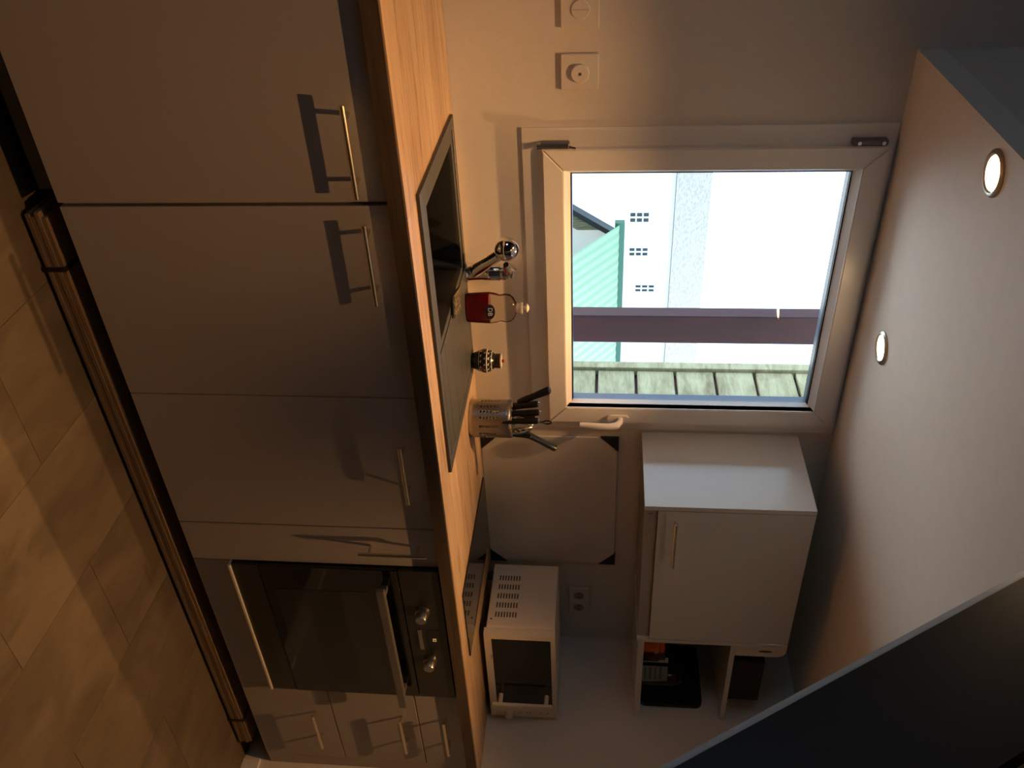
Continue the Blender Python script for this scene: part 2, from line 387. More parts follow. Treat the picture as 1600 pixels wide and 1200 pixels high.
unit('pull_out_cabinet', 'very narrow grey pull-out cabinet with an upright handle beside the oven', 1.616, 1.764, 1.6165, 1.7635, (1.684,HY,.655), (1.684,HY,.843))
t = thing('oven_housing', 'grey housing unit with a low plain panel under the built-in oven', 'cabinet', (2.062,-.31,ZF))
bm = bb(); box(bm, 1.7655, 1.781, DB+.001, -.03, ZB, ZT); box(bm, 2.344, 2.3595, DB+.001, -.03, ZB, ZT); box(bm, 1.781, 2.344, DB+.001, -.03, ZB, ZB+.016); box(bm, 1.781, 2.344, DB+.001, -.03, .236, .252)
obj('carcass', bm, 'carcass_board', t)
obj('lower_panel', B(1.7665, 2.3585, DF, DB, ZB, .2575, bev=.0012), 'door_lacquer', t)
for lx in (1.81, 2.31):
    for ly in (-.46, -.08): obj('leg', lathe(bb(), lx, ly, [(.028,ZF),(.028,ZF+.012),(.017,ZF+.02),(.017,ZB-.012),(.030,ZB-.008),(.030,ZB)], 14), 'black_plastic', t)
t = thing('drawer_unit', 'grey unit of three drawers between the oven and the side wall', 'drawers', (2.57,-.31,ZF))
carcass(t, 2.3605, 2.775)
for z0, z1, zh in ((ZB,.434,.382),(.437,.7215,.673),(.7245,ZT-.003,.817)):
    door(t, 2.361, 2.7725, z0, z1, (2.467,HY,zh), (2.655,HY,zh), 'drawer_front')
obj('filler_strip', B(2.776, XR-.001, DF+.004, DB, ZB, ZT), 'door_lacquer', t)

# ------------------------------------------------------------------ built-in oven
ov = thing('built_in_oven', 'dark built-in oven with two metal knobs and a bar handle', 'oven', (2.062,-.31,.2585))
OX0, OX1 = 1.7675, 2.3575
obj('body', B(1.785, 2.34, -.60, -.06, .2585, .862), 'oven_inner', ov)
obj('bottom_trim', B(OX0, OX1, -.624, -.600, .2585, .2645), 'trim_lit_edge', ov)  # trim coloured bright to bring out its lit edge
obj('lower_strip', B(OX0, OX1, -.618, -.600, .2648, .345, bev=.001), 'oven_panel', ov)
dr = obj('oven_door', B(OX0, OX1, -.620, -.600, .347, .746, bev=.0015), 'dark_glass', ov)
obj('inner_window', B(1.862, 2.29, -.6208, -.6195, .375, .655), 'oven_inner', dr)
bm = bb(); box(bm, OX0+.035, OX1-.003, -.668, -.652, .690, .716, bev=.004, seg=2)
for x in (OX0+.07, OX1-.06): box(bm, x-.008, x+.008, -.653, -.619, .694, .712)
obj('oven_handle', bm, 'oven_handle', dr)
cp = obj('control_panel', B(OX0, OX1, -.619, -.600, .7485, .8625, bev=.001), 'oven_panel', ov)
for kx in (1.938, 2.163):
    bm = bb(); tube(bm, [(kx,-.619,.802),(kx,-.632,.802),(kx,-.634,.802),(kx,-.652,.802),(kx,-.655,.802)], [.0215,.0205,.0175,.0165,.0145], 28)
    k = obj('knob', bm, 'brushed_steel', cp, smooth=True)
obj('display', B(2.020, 2.112, -.6205, -.6185, .806, .842), 'black_satin', cp)
obj('display_digits', text_bm('82', .016, facing((2.066,-.6212,.824), (0,-1,0))), 'display_digits', cp)
obj('button_bar', B(2.020, 2.112, -.6225, -.6185, .777, .789, bev=.001), 'brushed_steel', cp)

# ------------------------------------------------------------------ worktop with a hole for the bowl
WZ0, WZ1, WYF = .8685, .906, -.625
SX0, SX1, SY0, SY1 = .684, 1.474, -.530, -.040           # sink rim
BX0, BX1, BY0, BY1 = .742, 1.098, -.462, -.090           # bowl mouth
hx0, hx1, hy0, hy1 = BX0-.015, BX1+.012, BY0-.015, BY1+.015
bm = bb()
def slab_hole(bm, X0, X1, Y0, Y1, z0, z1, h, bev=0):
    xs = [X0, h[0], h[1], X1]; ys = [Y0, h[2], h[3], Y1]
    T = [[bm.verts.new((x, y, z1)) for y in ys] for x in xs]; L = [[bm.verts.new((x, y, z0)) for y in ys] for x in xs]
    for i in range(3):
        for j in range(3):
            if i == j == 1: continue
            bm.faces.new((T[i][j], T[i+1][j], T[i+1][j+1], T[i][j+1])); bm.faces.new((L[i][j], L[i][j+1], L[i+1][j+1], L[i+1][j]))
    for i in range(3):
        bm.faces.new((T[i][0], L[i][0], L[i+1][0], T[i+1][0])); bm.faces.new((T[i][3], T[i+1][3], L[i+1][3], L[i][3]))
        bm.faces.new((T[0][i], T[0][i+1], L[0][i+1], L[0][i])); bm.faces.new((T[3][i], L[3][i], L[3][i+1], T[3][i+1]))
    for (a, b) in (((1,1),(2,1)),((2,1),(2,2)),((2,2),(1,2)),((1,2),(1,1))):
        bm.faces.new((T[a[0]][a[1]], T[b[0]][b[1]], L[b[0]][b[1]], L[a[0]][a[1]]))
slab_hole(bm, .03, XR-.001, WYF, -.001, WZ0, WZ1, (hx0, hx1, hy0, hy1))
es = [e for e in bm.edges if all(abs(v.co.y-WYF) < 1e-6 and abs(v.co.z-WZ1) < 1e-6 for v in e.verts)]
bmesh.ops.bevel(bm, geom=es, offset=.002, segments=2, affect='EDGES')
wt = tag(obj('worktop', bm, 'oak_worktop', origin=(0,0,WZ0)), 'long oak-look kitchen worktop running along the window wall', 'worktop')

obj('edge_band', B(.03, XR-.001, WYF-.0012, WYF-.0001, WZ0, WZ1-.0035), 'edge_wood', wt)
# ------------------------------------------------------------------ sink
sk = thing('kitchen_sink', 'dark grey composite sink with one bowl and a grooved drainer', 'sink', (1.08,-.285,WZ1))
bm = bb(); RZ = WZ1+.0008
slab_hole(bm, SX0, SX1, SY0, SY1, RZ, .9115, (BX0, BX1, BY0, BY1)); obj('rim', bm, 'sink_composite', sk)
bm = bb()
for (o, i_) in (((0,.0),(.012,.17)),):
    pass
def rr(x0,x1,y0,y1,z,r,n=5): return [bm.verts.new((x,y,z)) for x,y in rounded(x0,x1,y0,y1,r,n)]
rings = [rr(BX0-.001,BX1+.001,BY0-.001,BY1+.001,.9105,.02), rr(BX0+.004,BX1-.004,BY0+.004,BY1-.004,.90,.02), rr(BX0+.012,BX1-.012,BY0+.012,BY1-.012,.742,.035), rr(BX0+.04,BX1-.04,BY0+.04,BY1-.04,.722,.05)]
for a, b in zip(rings, rings[1:]):
    n = len(a)
    for k in range(n): bm.faces.new((a[k], a[(k+1)%n], b[(k+1)%n], b[k]))
bm.faces.new(rings[-1])
bw = obj('bowl', bm, 'bowl_composite', sk, smooth=True)
obj('drain_strainer', lathe(bb(), .92, -.276, [(.045,.7225),(.045,.726),(.036,.7275),(.012,.7275)], 24), 'brushed_steel', bw, smooth=True)
# raised outer lip and drainer ribs
obj('lip', ring(bb(), (0,1,0,1), (0,1,0,1), 0, 0) if False else (lambda b_: ([box(b_, SX0, SX1, SY0, SY0+.030, .9117, .9145, bev=.001), box(b_, SX0, SX1, SY1-.022, SY1, .9117, .9145, bev=.001), box(b_, SX0, SX0+.03, SY0+.03, SY1-.022, .9117, .9145, bev=.001), box(b_, SX1-.03, SX1, SY0+.03, SY1-.022, .9117, .9145, bev=.001)], b_)[1])(bb()), 'sink_composite', sk)
ys = [-.498, -.445, -.352, -.262, -.178, -.064]
for a, b in zip(ys, ys[1:]):
    obj('drainer_rib', B(1.118, 1.438, a+.002, b-.002, .9117, .9145, bev=.001), 'sink_composite', sk)
# ------------------------------------------------------------------ scouring pad on the bowl edge
T = Matrix.Translation((1.112,-.262,.9155)) @ Matrix.Rotation(math.radians(74), 4, 'Z')
sp_ = thing('scouring_pad', 'silvery woven scouring pad lying at the edge of the sink bowl', 'scouring pad', (1.112,-.262,.9155))
bm = B(-.048, .048, -.030, .030, 0, .004, bev=.001); bm.transform(T); obj('pad_backing', bm, 'box_dark', sp_)
bm = bb()
for k in range(13):
    x = -.048+k*.008; tube(bm, [T @ Vector((x+.006*math.sin(q*1.57), -.031+q*.0062, .0062+.0012*((k+q) % 2))) for q in range(11)], .0016, 6)
for k in range(7):
    y = -.030+k*.010; tube(bm, [T @ Vector((-.05+q*.008, y, .0068+.0012*((k+q) % 2))) for q in range(13)], .0014, 6)
obj('woven_wire', bm, 'brass_steel', sp_)
# ------------------------------------------------------------------ tap
fx, fy, fz = 1.137, -.052, .9148
tp = thing('mixer_tap', 'chrome mixer tap with a bulbous spray head over the sink', 'tap', (fx, fy, fz))
obj('tap_body', lathe(bb(), fx, fy, [(.030,fz),(.030,fz+.006),(.0265,fz+.010),(.0245,fz+.05),(.0255,fz+.055),(.0255,fz+.098),(.024,fz+.101),(.0248,fz+.104),(.0248,fz+.115),(.019,fz+.124)], 32), 'chrome', tp, smooth=True)
sp = obj('spout', tube(bb(), [(fx-.008,fy-.008,fz+.030),(fx-.035,fy-.033,fz+.050),(fx-.075,fy-.065,fz+.085),(fx-.105,fy-.088,fz+.112)], [.021,.019,.017,.0175], 20), 'chrome', tp, smooth=True)
hdp = Vector((fx-.128, fy-.105, fz+.132)); d = Vector((-.42,-.72,.30)).normalized()
bm = bb(); prof = [(-.034,.019),(-.030,.025),(-.018,.030),(0,.0325),(.018,.0315),(.029,.027),(.037,.018),(.040,.006)]
tube(bm, [hdp+d*t for t, r in prof], [r for t, r in prof], 28)
obj('spray_head', bm, 'chrome', sp, smooth=True)
bm = bb(); tube(bm, [(fx-.004,fy,fz+.112),(fx-.018,fy-.012,fz+.126),(fx-.040,fy-.030,fz+.120)], [.021,.017,.008], 16)
tube(bm, [(fx+.018,fy,fz+.108),(fx+.004,fy,fz+.130),(fx-.012,fy-.004,fz+.134)], [.008,.021,.013], 16)
obj('lever', bm, 'chrome', tp, smooth=True)
# ------------------------------------------------------------------ dish soap bottle
sx, sy, sz = 1.232, -.092, .9150
bt = thing('soap_bottle', 'clear dish soap bottle half full of red liquid with a cream cap', 'bottle', (sx, sy, sz))
def oval(bm, prof, n=28, cap=True): return lathe(bm, sx, sy, prof, n, 1.0, .58, cap)
obj('bottle_shell', oval(bb(), [(.0435,sz),(.0465,sz+.004),(.0485,sz+.03),(.0505,sz+.066),(.0475,sz+.085),(.0425,sz+.097),(.0455,sz+.112),(.044,sz+.126),(.034,sz+.137),(.020,sz+.143),(.0135,sz+.146)], cap=False), 'clear_plastic', bt, smooth=True)
obj('red_liquid', oval(bb(), [(.0415,sz+.001),(.0445,sz+.005),(.0465,sz+.03),(.0485,sz+.064),(.0483,sz+.0675)]), 'red_soap', bt, smooth=True)
cpb = obj('cap', lathe(bb(), sx, sy, [(.0135,sz+.144),(.0135,sz+.156),(.0165,sz+.157),(.0165,sz+.162),(.006,sz+.163),(.006,sz+.172),(.0125,sz+.173),(.0125,sz+.176),(.004,sz+.181)], 24), 'cap_white', bt, smooth=True)
nrm = Vector((-.35,-1,0)).normalized(); loc = Vector((sx-.006, sy-.0318, sz+.072))
bm = bb(); lathe(bm, 0, 0, [(.0215,-.0006),(.0215,.0006)], 28, 1, .66); bm.transform(facing(loc, nrm)); 
lb = obj('bottle_label', bm, 'label_navy', bt)
obj('label_lettering', text_bm('DB', .0185, facing(loc+nrm*.0013, nrm)), 'label_white', lb)
# ------------------------------------------------------------------ patterned jar
jx, jy, jz = 1.428, -.078, .9150
jr = thing('ceramic_jar', 'small black ceramic jar with white zigzag bands and a lid', 'jar', (jx, jy, jz))
def R(z):   # body radius by height
    P = [(0,.022),(.006,.0245),(.022,.032),(.036,.0365),(.046,.037),(.058,.032),(.066,.024),(.070,.0215)]
    for (a, ra), (b, rb) in zip(P, P[1:]):
        if a <= z <= b: return ra+(rb-ra)*(z-a)/(b-a)
    return P[-1][1]
zs = [0,.003,.006,.014,.022,.029,.036,.041,.046,.052,.058,.062,.066,.070]
obj('jar_body', lathe(bb(), jx, jy, [(R(z), jz+z) for z in zs], 36), 'jar_glaze', jr, smooth=True)
def band(bm, z0, z1, n=48, e=.0005):
    lathe(bm, jx, jy, [(R(z0)+e, jz+z0), (R(z1)+e, jz+z1)], n, cap=False)
bm = bb(); band(bm, .023, .0245); band(bm, .0465, .0495); band(bm, .061, .0625)
for k in range(12):                # zigzags
    for z0, z1, ph in ((.027,.044,0),(.051,.060,.5)):
        for s in (0, 1):
            a0 = (k+ph)*math.pi/6; a1 = a0+math.pi/12; aa, ab = (a0, a1) if s == 0 else (a1+math.pi/12, a1)
            w = .09
            q = []
            for (a, z) in ((aa-w/2,z0),(aa+w/2,z0),(ab+w/2,z1),(ab-w/2,z1)):
                r = R(z)+.0007; q.append(bm.verts.new((jx+r*math.cos(a), jy+r*math.sin(a), jz+z)))
            bm.faces.new(q)
obj('white_pattern', bm, 'jar_white', jr)
ld = obj('lid', lathe(bb(), jx, jy, [(.0215,jz+.0705),(.0225,jz+.073),(.0225,jz+.086),(.020,jz+.088)], 28), 'jar_lid', jr, smooth=True)
obj('lid_rim', lathe(bb(), jx, jy, [(.0232,jz+.0865),(.0232,jz+.0895),(.016,jz+.0905)], 28), 'jar_white', ld, smooth=True)
obj('lid_knob', lathe(bb(), jx, jy, [(.005,jz+.0906),(.005,jz+.096),(.003,jz+.098)], 12), 'knob_red', ld)
# ------------------------------------------------------------------ utensil holder and utensils
ux, uy, uz, ur, uh = 1.600, -.142, .9063, .058, .131
uh_t = thing('utensil_holder', 'perforated steel utensil pot standing beside the sink drainer', 'utensil holder', (ux, uy, uz))
bm = bb(); NC, NR = 40, 10; z_lo, z_hi = .012, uh-.018
def cylp(c, z, r=ur): a = 2*math.pi*c/NC; return (ux+r*math.cos(a), uy+r*math.sin(a), uz+z)
hole_cols = {c for c in range(NC) if c % 10 in (1, 3, 5, 8)}; hole_rows = set(range(2, 8))
cache = {}
def V(c, z):
    k = (round(c*4) % (NC*4), round(z*1e6))
    if k not in cache: cache[k] = bm.verts.new(cylp(c, z))
    return cache[k]
dz = (z_hi-z_lo)/NR
for c in range(NC):
    for r in range(NR):
        z0, z1 = z_lo+r*dz, z_lo+(r+1)*dz
        if c in hole_cols and r in hole_rows:
            cc, zc = c+.5, (z0+z1)/2; hw = .0043
            edge = [V(c,z0),V(c+.5,z0),V(c+1,z0),V(c+1,zc),V(c+1,z1),V(c+.5,z1),V(c,z1),V(c,zc)]
            hole = []
            for ang in (225,270,315,0,45,90,135,180):
                t = math.radians(ang); hole.append(bm.verts.new(cylp(cc+hw*math.cos(t)/ur*NC/(2*math.pi), zc+hw*math.sin(t))))
            for k in range(8): bm.faces.new((edge[k], edge[(k+1)%8], hole[(k+1)%8], hole[k]))
        else: bm.faces.new((V(c,z0), V(c+.5,z0), V(c+1,z0), V(c+1,(z0+z1)/2), V(c+1,z1), V(c+.5,z1), V(c,z1), V(c,(z0+z1)/2)))
for (za, zb) in ((0,z_lo),(z_hi,uh)):
    for c in range(NC): bm.faces.new((V(c,za), V(c+.5,za), V(c+1,za), V(c+1,zb), V(c+.5,zb), V(c,zb)))
pot = obj('pot_wall', bm, 'brushed_steel', uh_t, smooth=True)
so_ = pot.modifiers.new('thickness', 'SOLIDIFY'); so_.thickness = .0012; so_.offset = -1
obj('pot_base', lathe(bb(), ux, uy, [(ur-.0015,uz+.0002),(ur-.0015,uz+.004)], 32), 'brushed_steel', uh_t)
bm = bb(); ringp = [(ux+(ur+.0003)*math.cos(2*math.pi*k/40), uy+(ur+.0003)*math.sin(2*math.pi*k/40), uz+uh) for k in range(41)]
tube(bm, ringp, .0022, 8); obj('pot_rim', bm, 'chrome', uh_t, smooth=True)
def knife(foot, tip, label, r=.0105, cat='knife', grip=.115, name='kitchen_knife', mat='knife_black', cap=True):
    foot, tip = Vector(foot), Vector(tip); d = (tip-foot).normalized(); g0 = tip-d*grip
    t = thing(name, label, cat, foot, 'utensils in the steel pot')
    bm = bb(); tube(bm, [foot+d*.004, foot+d*.012, g0], [.002,.007,.008], 10, squash=.14); obj('blade', bm, 'chrome', t)
    bm = bb(); L = [(0,.55),(.04,.8),(.25,.9),(.5,.82),(.75,.95),(.92,1.),(.98,.85),(1.,.5)]
    tube(bm, [g0+d*grip*q for q, _ in L], [r*s for _, s in L], 14, squash=.7); hnd = obj('handle', bm, mat, t, smooth=True)
    if cap:
        bm = bb(); tube(bm, [tip-d*.005, tip+d*.001, tip+d*.003], [r*.62,r*.62,r*.3], 12, squash=.7); obj('end_cap', bm, 'chrome', hnd, smooth=True)
    return t
zb = uz+.0045
knife((ux+.034,uy+.034,zb), (ux-.098,uy+.022,uz+.246), 'black handled knife leaning furthest out of the steel pot towards the jar', .0150, cap=False)
knife((ux-.016,uy+.008,zb), (ux-.062,uy-.002,uz+.212), 'black handled knife with a steel end, next to the most tilted knife', .0128)
knife((ux-.024,uy-.016,zb), (ux-.048,uy-.026,uz+.216), 'black handled knife with a steel end, in the middle of three upright ones', .0125)
knife((ux-.016,uy-.040,zb), (ux-.034,uy-.049,uz+.214), 'black handled knife with a steel end, next to the whisk', .0120)
knife((ux-.030,uy+.014,zb), (ux+.116,uy+.000,uz+.262), 'blue-black handled peeler leaning out of the steel pot towards the hob', .0148, 'peeler', .125, 'vegetable_peeler', 'peeler_blue', False)
knife((ux+.042,uy-.012,zb), (ux+.050,uy-.022,uz+.186), 'short black handled spoon in the steel pot beside the peeler', .0095, 'spoon', .055, 'spoon', 'knife_black', False)
knife((ux+.022,uy+.044,zb), (ux+.022,uy+.040,uz+.196), 'short black handled fork at the back of the steel pot', .0090, 'fork', .05, 'fork', 'knife_black', False)
# whisk with shining wire loops, head up
wk = thing('whisk', 'steel balloon whisk standing head up in the utensil pot', 'whisk', (ux+.010,uy-.020,zb), 'utensils in the steel pot')
wx, wy = ux+.010, uy-.020
obj('handle', tube(bb(), [(wx,wy,zb),(wx,wy,uz+.135)], .006, 12), 'brushed_steel', wk, smooth=True)
for k in range(5):
    a = math.pi*k/5; bm = bb(); pts = []
    for q in range(17):
        t = math.pi*q/16; rr_ = .026*math.sin(t)**.8 if 0 < q < 16 else .003
        s = -1 if q < 8 else 1
        zz = uz+.130+.055*math.sin(math.pi*min(q,16-q)/16)
        rad = .027*math.cos(math.pi*(q)/16)
        pts.append((wx+rad*math.cos(a), wy+rad*math.sin(a), uz+.132+.062*math.sin(t)))
    pts = [(wx,wy,uz+.112)]+pts+[(wx,wy,uz+.112)]
    obj('wire_loop', tube(bm, pts, .0019, 8), 'brass_steel', wk, smooth=True)
st_ = thing('skewer', 'thin brassy steel stem with a hanging ring rising from the utensil pot', 'utensil', (ux+.002,uy+.008,zb), 'utensils in the steel pot')
obj('stem', tube(bb(), [(ux+.002,uy+.008,zb),(ux+.006,uy-.006,uz+.222)], .0042, 10), 'brass_steel', st_, smooth=True)
rc = Vector((ux+.006,uy-.006,uz+.236)); obj('hanging_ring', tube(bb(), [rc+Vector((.006*math.cos(2*math.pi*k/16),0,.013*math.sin(2*math.pi*k/16))) for k in range(17)], .0022, 8), 'black_satin', st_, smooth=True)

# ------------------------------------------------------------------ hob
hb = thing('induction_hob', 'narrow black glass hob set in the worktop above the oven', 'hob', (2.092,-.29,WZ1))
obj('glass_top', prism(bb(), rounded(1.946,2.238,-.548,-.030,.006), 2, WZ1+.0003, WZ1+.0048), 'hob_glass', hb)
obj('hob_edge', prism(bb(), rounded(1.9455,2.2385,-.5485,-.0295,.006), 2, WZ1+.0002, WZ1+.0026), 'black_satin', hb)
# ------------------------------------------------------------------ splashback panel with transport corners
PX0, PX1, PZ0, PZ1 = 1.779, 2.388, .9075, 1.366
pn = thing('splashback_panel', 'glossy white splashback panel with black transport corners behind the hob', 'splashback', ((PX0+PX1)/2,-.004,PZ0))
obj('panel', B(PX0+.003, PX1-.003, -.007, -.0005, PZ0, PZ1-.003, bev=.0008), 'panel_white', pn)
for cx, cz, sx_, sz_ in ((PX0,PZ0,1,1),(PX0,PZ1,1,-1),(PX1,PZ0,-1,1),(PX1,PZ1,-1,-1)):
    obj('corner_protector', prism(bb(), [(cx,cz),(cx+sx_*.060,cz),(cx,cz+sz_*.060)], 1, -.0095, -.0003), 'corner_card', pn)
# ------------------------------------------------------------------ wall plates
def plate(x0, x1, z0, z1, label, kind):
    t = thing('wall_switch' if kind == 'switch' else 'wall_socket', label, kind, ((x0+x1)/2, 0, z0))
    p = obj('plate', B(x0, x1, -.011, -.0005, z0, z1, bev=.0015), 'plate_white', t); return t
def rnd(t, cx, cz, r, y1, line=False, rec=False):
    bm = bb(); tube(bm, [(cx,-.010,cz),(cx,y1+.001,cz),(cx,y1,cz)], [r,r,r-.0012], 28)
    return obj('round_insert', bm, 'plate_white', t, smooth=True)
t = plate(.401, .489, 1.192, 1.285, 'white wall switch with a split round rocker above the worktop', 'switch')
i_ = rnd(t, .445, 1.240, .0225, -.0145); obj('rocker_gap', B(.4447,.4453,-.0150,-.0140,1.219,1.261), 'slot_dark', i_)
t = plate(.549, .637, 1.191, 1.285, 'white wall dimmer with a round knob beside the window', 'switch')
i_ = rnd(t, .595, 1.239, .0225, -.021)
bm = bb(); tube(bm, [(.595,-.0208,1.239),(.595,-.0215,1.239)], .004, 14); obj('knob_centre', bm, 'slot_dark', i_)
t = plate(2.527, 2.672, 1.196, 1.272, 'white double wall socket above the mini oven', 'socket')
for cx in (2.566, 2.634):
    bm = bb(); tube(bm, [(cx,-.0110,1.234),(cx,-.0118,1.234)], .026, 24); so2 = obj('socket_ring', bm, 'plate_white', t, smooth=True)
    bm = bb(); tube(bm, [(cx,-.0117,1.234),(cx,-.0122,1.234)], .020, 24); obj('socket_well', bm, 'socket_grey', so2)
    bm = bb(); [tube(bm, [(cx+dx,-.0121,1.234),(cx+dx,-.0126,1.234)], .0028, 10) for dx in (-.0095,.0095)]; obj('contact_hole', bm, 'black_satin', so2)
# ------------------------------------------------------------------ mini oven
mo = thing('mini_oven', 'cream countertop oven with a dark glass door and side vents in the corner', 'mini oven', (2.58,-.22,WZ1))
mx0, mx1, my0, my1, mz0, mz1 = 2.338, 2.812, -.350, -.070, .930, 1.163
obj('housing', B(mx0, mx1, my0, my1, mz0, mz1, bev=.004, seg=2), 'cream_enamel', mo)
ff = obj('front_frame', ring(bb(), (mx0+.004, mx1, mz0-.006, mz1+.002), (2.366, 2.752, .948, 1.150), -.380, my0-.001), 'cream_plastic', mo)
obj('door_glass', B(2.364, 2.754, -.374, -.352, .946, 1.152), 'dark_glass', mo)
obj('front_back', B(2.75, 2.762, -.372, -.352, .946, 1.152), 'black_satin', mo)
bm = bb(); box(bm, 2.678, 2.690, -.424, -.412, .938, 1.152, bev=.003, seg=2)
hd2 = obj('door_handle', bm, 'cream_plastic', mo)
for z in (.966, 1.130):
    obj('handle_post', tube(bb(), [(2.684,-.413,z),(2.684,-.376,z)], .008, 12), 'cream_plastic', hd2, smooth=True)
kn = obj('timer_knob', tube(bb(), [(2.785,-.380,.990),(2.785,-.398,.990),(2.785,-.402,.990)], [.016,.015,.012], 20), 'cream_plastic', mo, smooth=True)
for k, z in enumerate((1.03,1.055,1.066,1.105,1.13)):
    obj('dial_mark', B(2.782,2.787,-.3808,-.3798,z,z+.004), 'slot_dark', mo)
obj('maker_mark', B(2.45,2.475,-.3808,-.3798,.944,.946), 'slot_dark', mo)
for a in range(5):
    for k in range(8):
        y = -.125-a*.0405; z = .956+k*.0098
        obj('vent_slot', B(mx0-.0006, mx0+.002, y-.022, y, z, z+.0048), 'slot_dark', mo) if (a == 0 and k == 0) else None
vs = [o for o in bpy.data.objects if o.name.startswith('vent_slot')][0]
for a in range(5):
    for k in range(8):
        if a == 0 and k == 0: continue
        o = bpy.data.objects.new('vent_slot', vs.data); COL.objects.link(o); o.parent = mo; o.location = (0, -a*.0405, k*.0098)
for fx_ in (mx0+.03, mx1-.04):
    for fy_ in (my0+.02, my1-.03): obj('foot', lathe(bb(), fx_, fy_, [(.014,WZ1+.0005),(.016,WZ1+.004),(.016,mz0)], 14), 'black_plastic', mo)
obj('side_screw', tube(bb(), [(mx0-.001,-.318,.944),(mx0+.001,-.318,.944)], .0035, 10), 'slot_dark', mo)
# ------------------------------------------------------------------ wall cabinet with hood
CX0, CX1, CY, CZ0, CZ1 = 1.755, 2.388, -.347, 1.439, 1.934
wc = thing('wall_cabinet', 'white wall cabinet over the hob with one door and a bar handle', 'cabinet', ((CX0+CX1)/2,-.17,CZ0))
obj('side_panel', B(CX0, CX0+.016, CY, -.001, CZ0, CZ1, bev=.0008), 'white_melamine', wc)
obj('side_panel', B(CX1-.016, CX1, CY, -.001, CZ0, CZ1, bev=.0008), 'white_melamine', wc)
bm = bb(); box(bm, CX0+.0165, CX1-.0165, CY+.02, -.002, CZ1-.018, CZ1-.002); box(bm, CX0+.0165, CX1-.0165, CY+.02, -.002, 1.484, 1.50); obj('shelf_board', bm, 'white_melamine', wc)
dd = obj('door', B(CX0+.0185, CX1-.0185, CY, CY+.017, 1.4795, CZ1-.0005, bev=.001), 'white_melamine', wc)
obj('handle', bar_handle((1.790,CY-.035,1.530),(1.978,CY-.035,1.530), CY), 'brass_steel', dd, smooth=True)
hood = thing('cooker_hood', 'slim grey extractor hood recessed under the wall cabinet', 'extractor hood', ((CX0+CX1)/2,-.17,1.440))
obj('hood_body', B(CX0+.018, CX1-.018, CY+.03, -.02, 1.441, 1.482), 'brushed_steel', hood)
obj('hood_front', B(CX0+.018, CX1-.018, CY+.012, CY+.029, 1.440, 1.4775, bev=.001), 'door_lacquer', hood)
obj('hood_mark', text_bm('S', .016, facing((1.795,CY+.0115,1.458), (0,-1,0))), 'slot_dark', hood)
# ------------------------------------------------------------------ open shelves and what stands on them
SF = -.338
s1 = tag(obj('wall_shelf', B(CX1+.001, XR-.001, SF, -.001, 1.4435, 1.4655, bev=.0008), 'white_melamine'), 'lower white open shelf between the wall cabinet and the side wall', 'shelf')
s2 = tag(obj('wall_shelf', B(CX1+.001, XR-.001, SF, -.001, 1.7535, 1.7705, bev=.0008), 'white_melamine'), 'upper white open shelf between the wall cabinet and the side wall', 'shelf')
zs = 1.4662
bm = prism(bb(), rounded(-.30,-.035,zs,zs+.228,.022), 0, 2.806, 2.824)
tag(obj('serving_tray', bm, 'tray_black'), 'black rounded tray leaning against the side wall on the lower shelf', 'tray')
t = thing('spice_tub', 'orange plastic tub on the lower open shelf', 'tub', (2.515,-.25,zs))
obj('tub_body', lathe(bb(), 2.515, -.25, [(.030,zs),(.033,zs+.004),(.034,zs+.055),(.032,zs+.060)], 28), 'orange_plastic', t, smooth=True)
obj('tub_lid', lathe(bb(), 2.515, -.25, [(.035,zs+.0605),(.035,zs+.072),(.031,zs+.076)], 28), 'orange_plastic', t, smooth=True)
t = thing('jam_jar', 'dark red glass jar between the orange tub and the clear jar', 'jar', (2.590,-.235,zs))
obj('jar_body', lathe(bb(), 2.590, -.235, [(.028,zs),(.031,zs+.004),(.031,zs+.058),(.024,zs+.068)], 28), 'wine_glass_red', t, smooth=True)
obj('jar_lid', lathe(bb(), 2.590, -.235, [(.026,zs+.0685),(.026,zs+.082),(.023,zs+.084)], 28), 'box_dark', t, smooth=True)
t = thing('glass_jar', 'clear glass jar in front of the handwritten card', 'jar', (2.672,-.268,zs))
obj('jar_body', lathe(bb(), 2.672, -.268, [(.036,zs),(.040,zs+.005),(.040,zs+.112),(.034,zs+.125)], 32, cap=False), 'jar_glass', t, smooth=True)
obj('jar_lid', lathe(bb(), 2.672, -.268, [(.036,zs+.1255),(.036,zs+.142),(.033,zs+.145)], 28), 'jar_glass', t, smooth=True)
cd = thing('note_card', 'white card with four lines of handwriting propped on the lower shelf', 'card', (2.745,-.20,zs))
bm = B(-.055,.055,-.0008,.0008,0,.105); T = Matrix.Translation((2.742,-.205,zs)) @ Matrix.Rotation(math.radians(-12),4,'Z') @ Matrix.Rotation(math.radians(-6),4,'X'); bm.transform(T)
obj('card_sheet', bm, 'paper', cd)
rs = random.Random(3)
for k in range(4):                    # illegible pen strokes
    bm = bb(); pts = []
    for q in range(26):
        pts.append(T @ Vector((-.012+q*.0022, -.0014, .078-k*.019+.005*math.sin(q*1.9+k)*rs.uniform(.5,1))))
    obj('pen_line', tube(bm, pts, .0009, 5), 'ink', cd)
zu = 1.7712
t = thing('storage_basket', 'white plastic basket with a slot handle at the end of the cabinet', 'basket', (2.43,-.25,zu))
bm = prism(bb(), rounded(2.392,2.452,zu,zu+.166,.030,which=(1,0,0,0)), 1, -.336, -.330)
box(bm, 2.392, 2.396, -.330, -.12, zu, zu+.15); box(bm, 2.446, 2.452, -.330, -.12, zu, zu+.13); box(bm, 2.396, 2.446, -.330, -.12, zu, zu+.004); box(bm, 2.392, 2.452, -.12, -.115, zu, zu+.13)
obj('basket_shell', bm, 'cap_white', t)
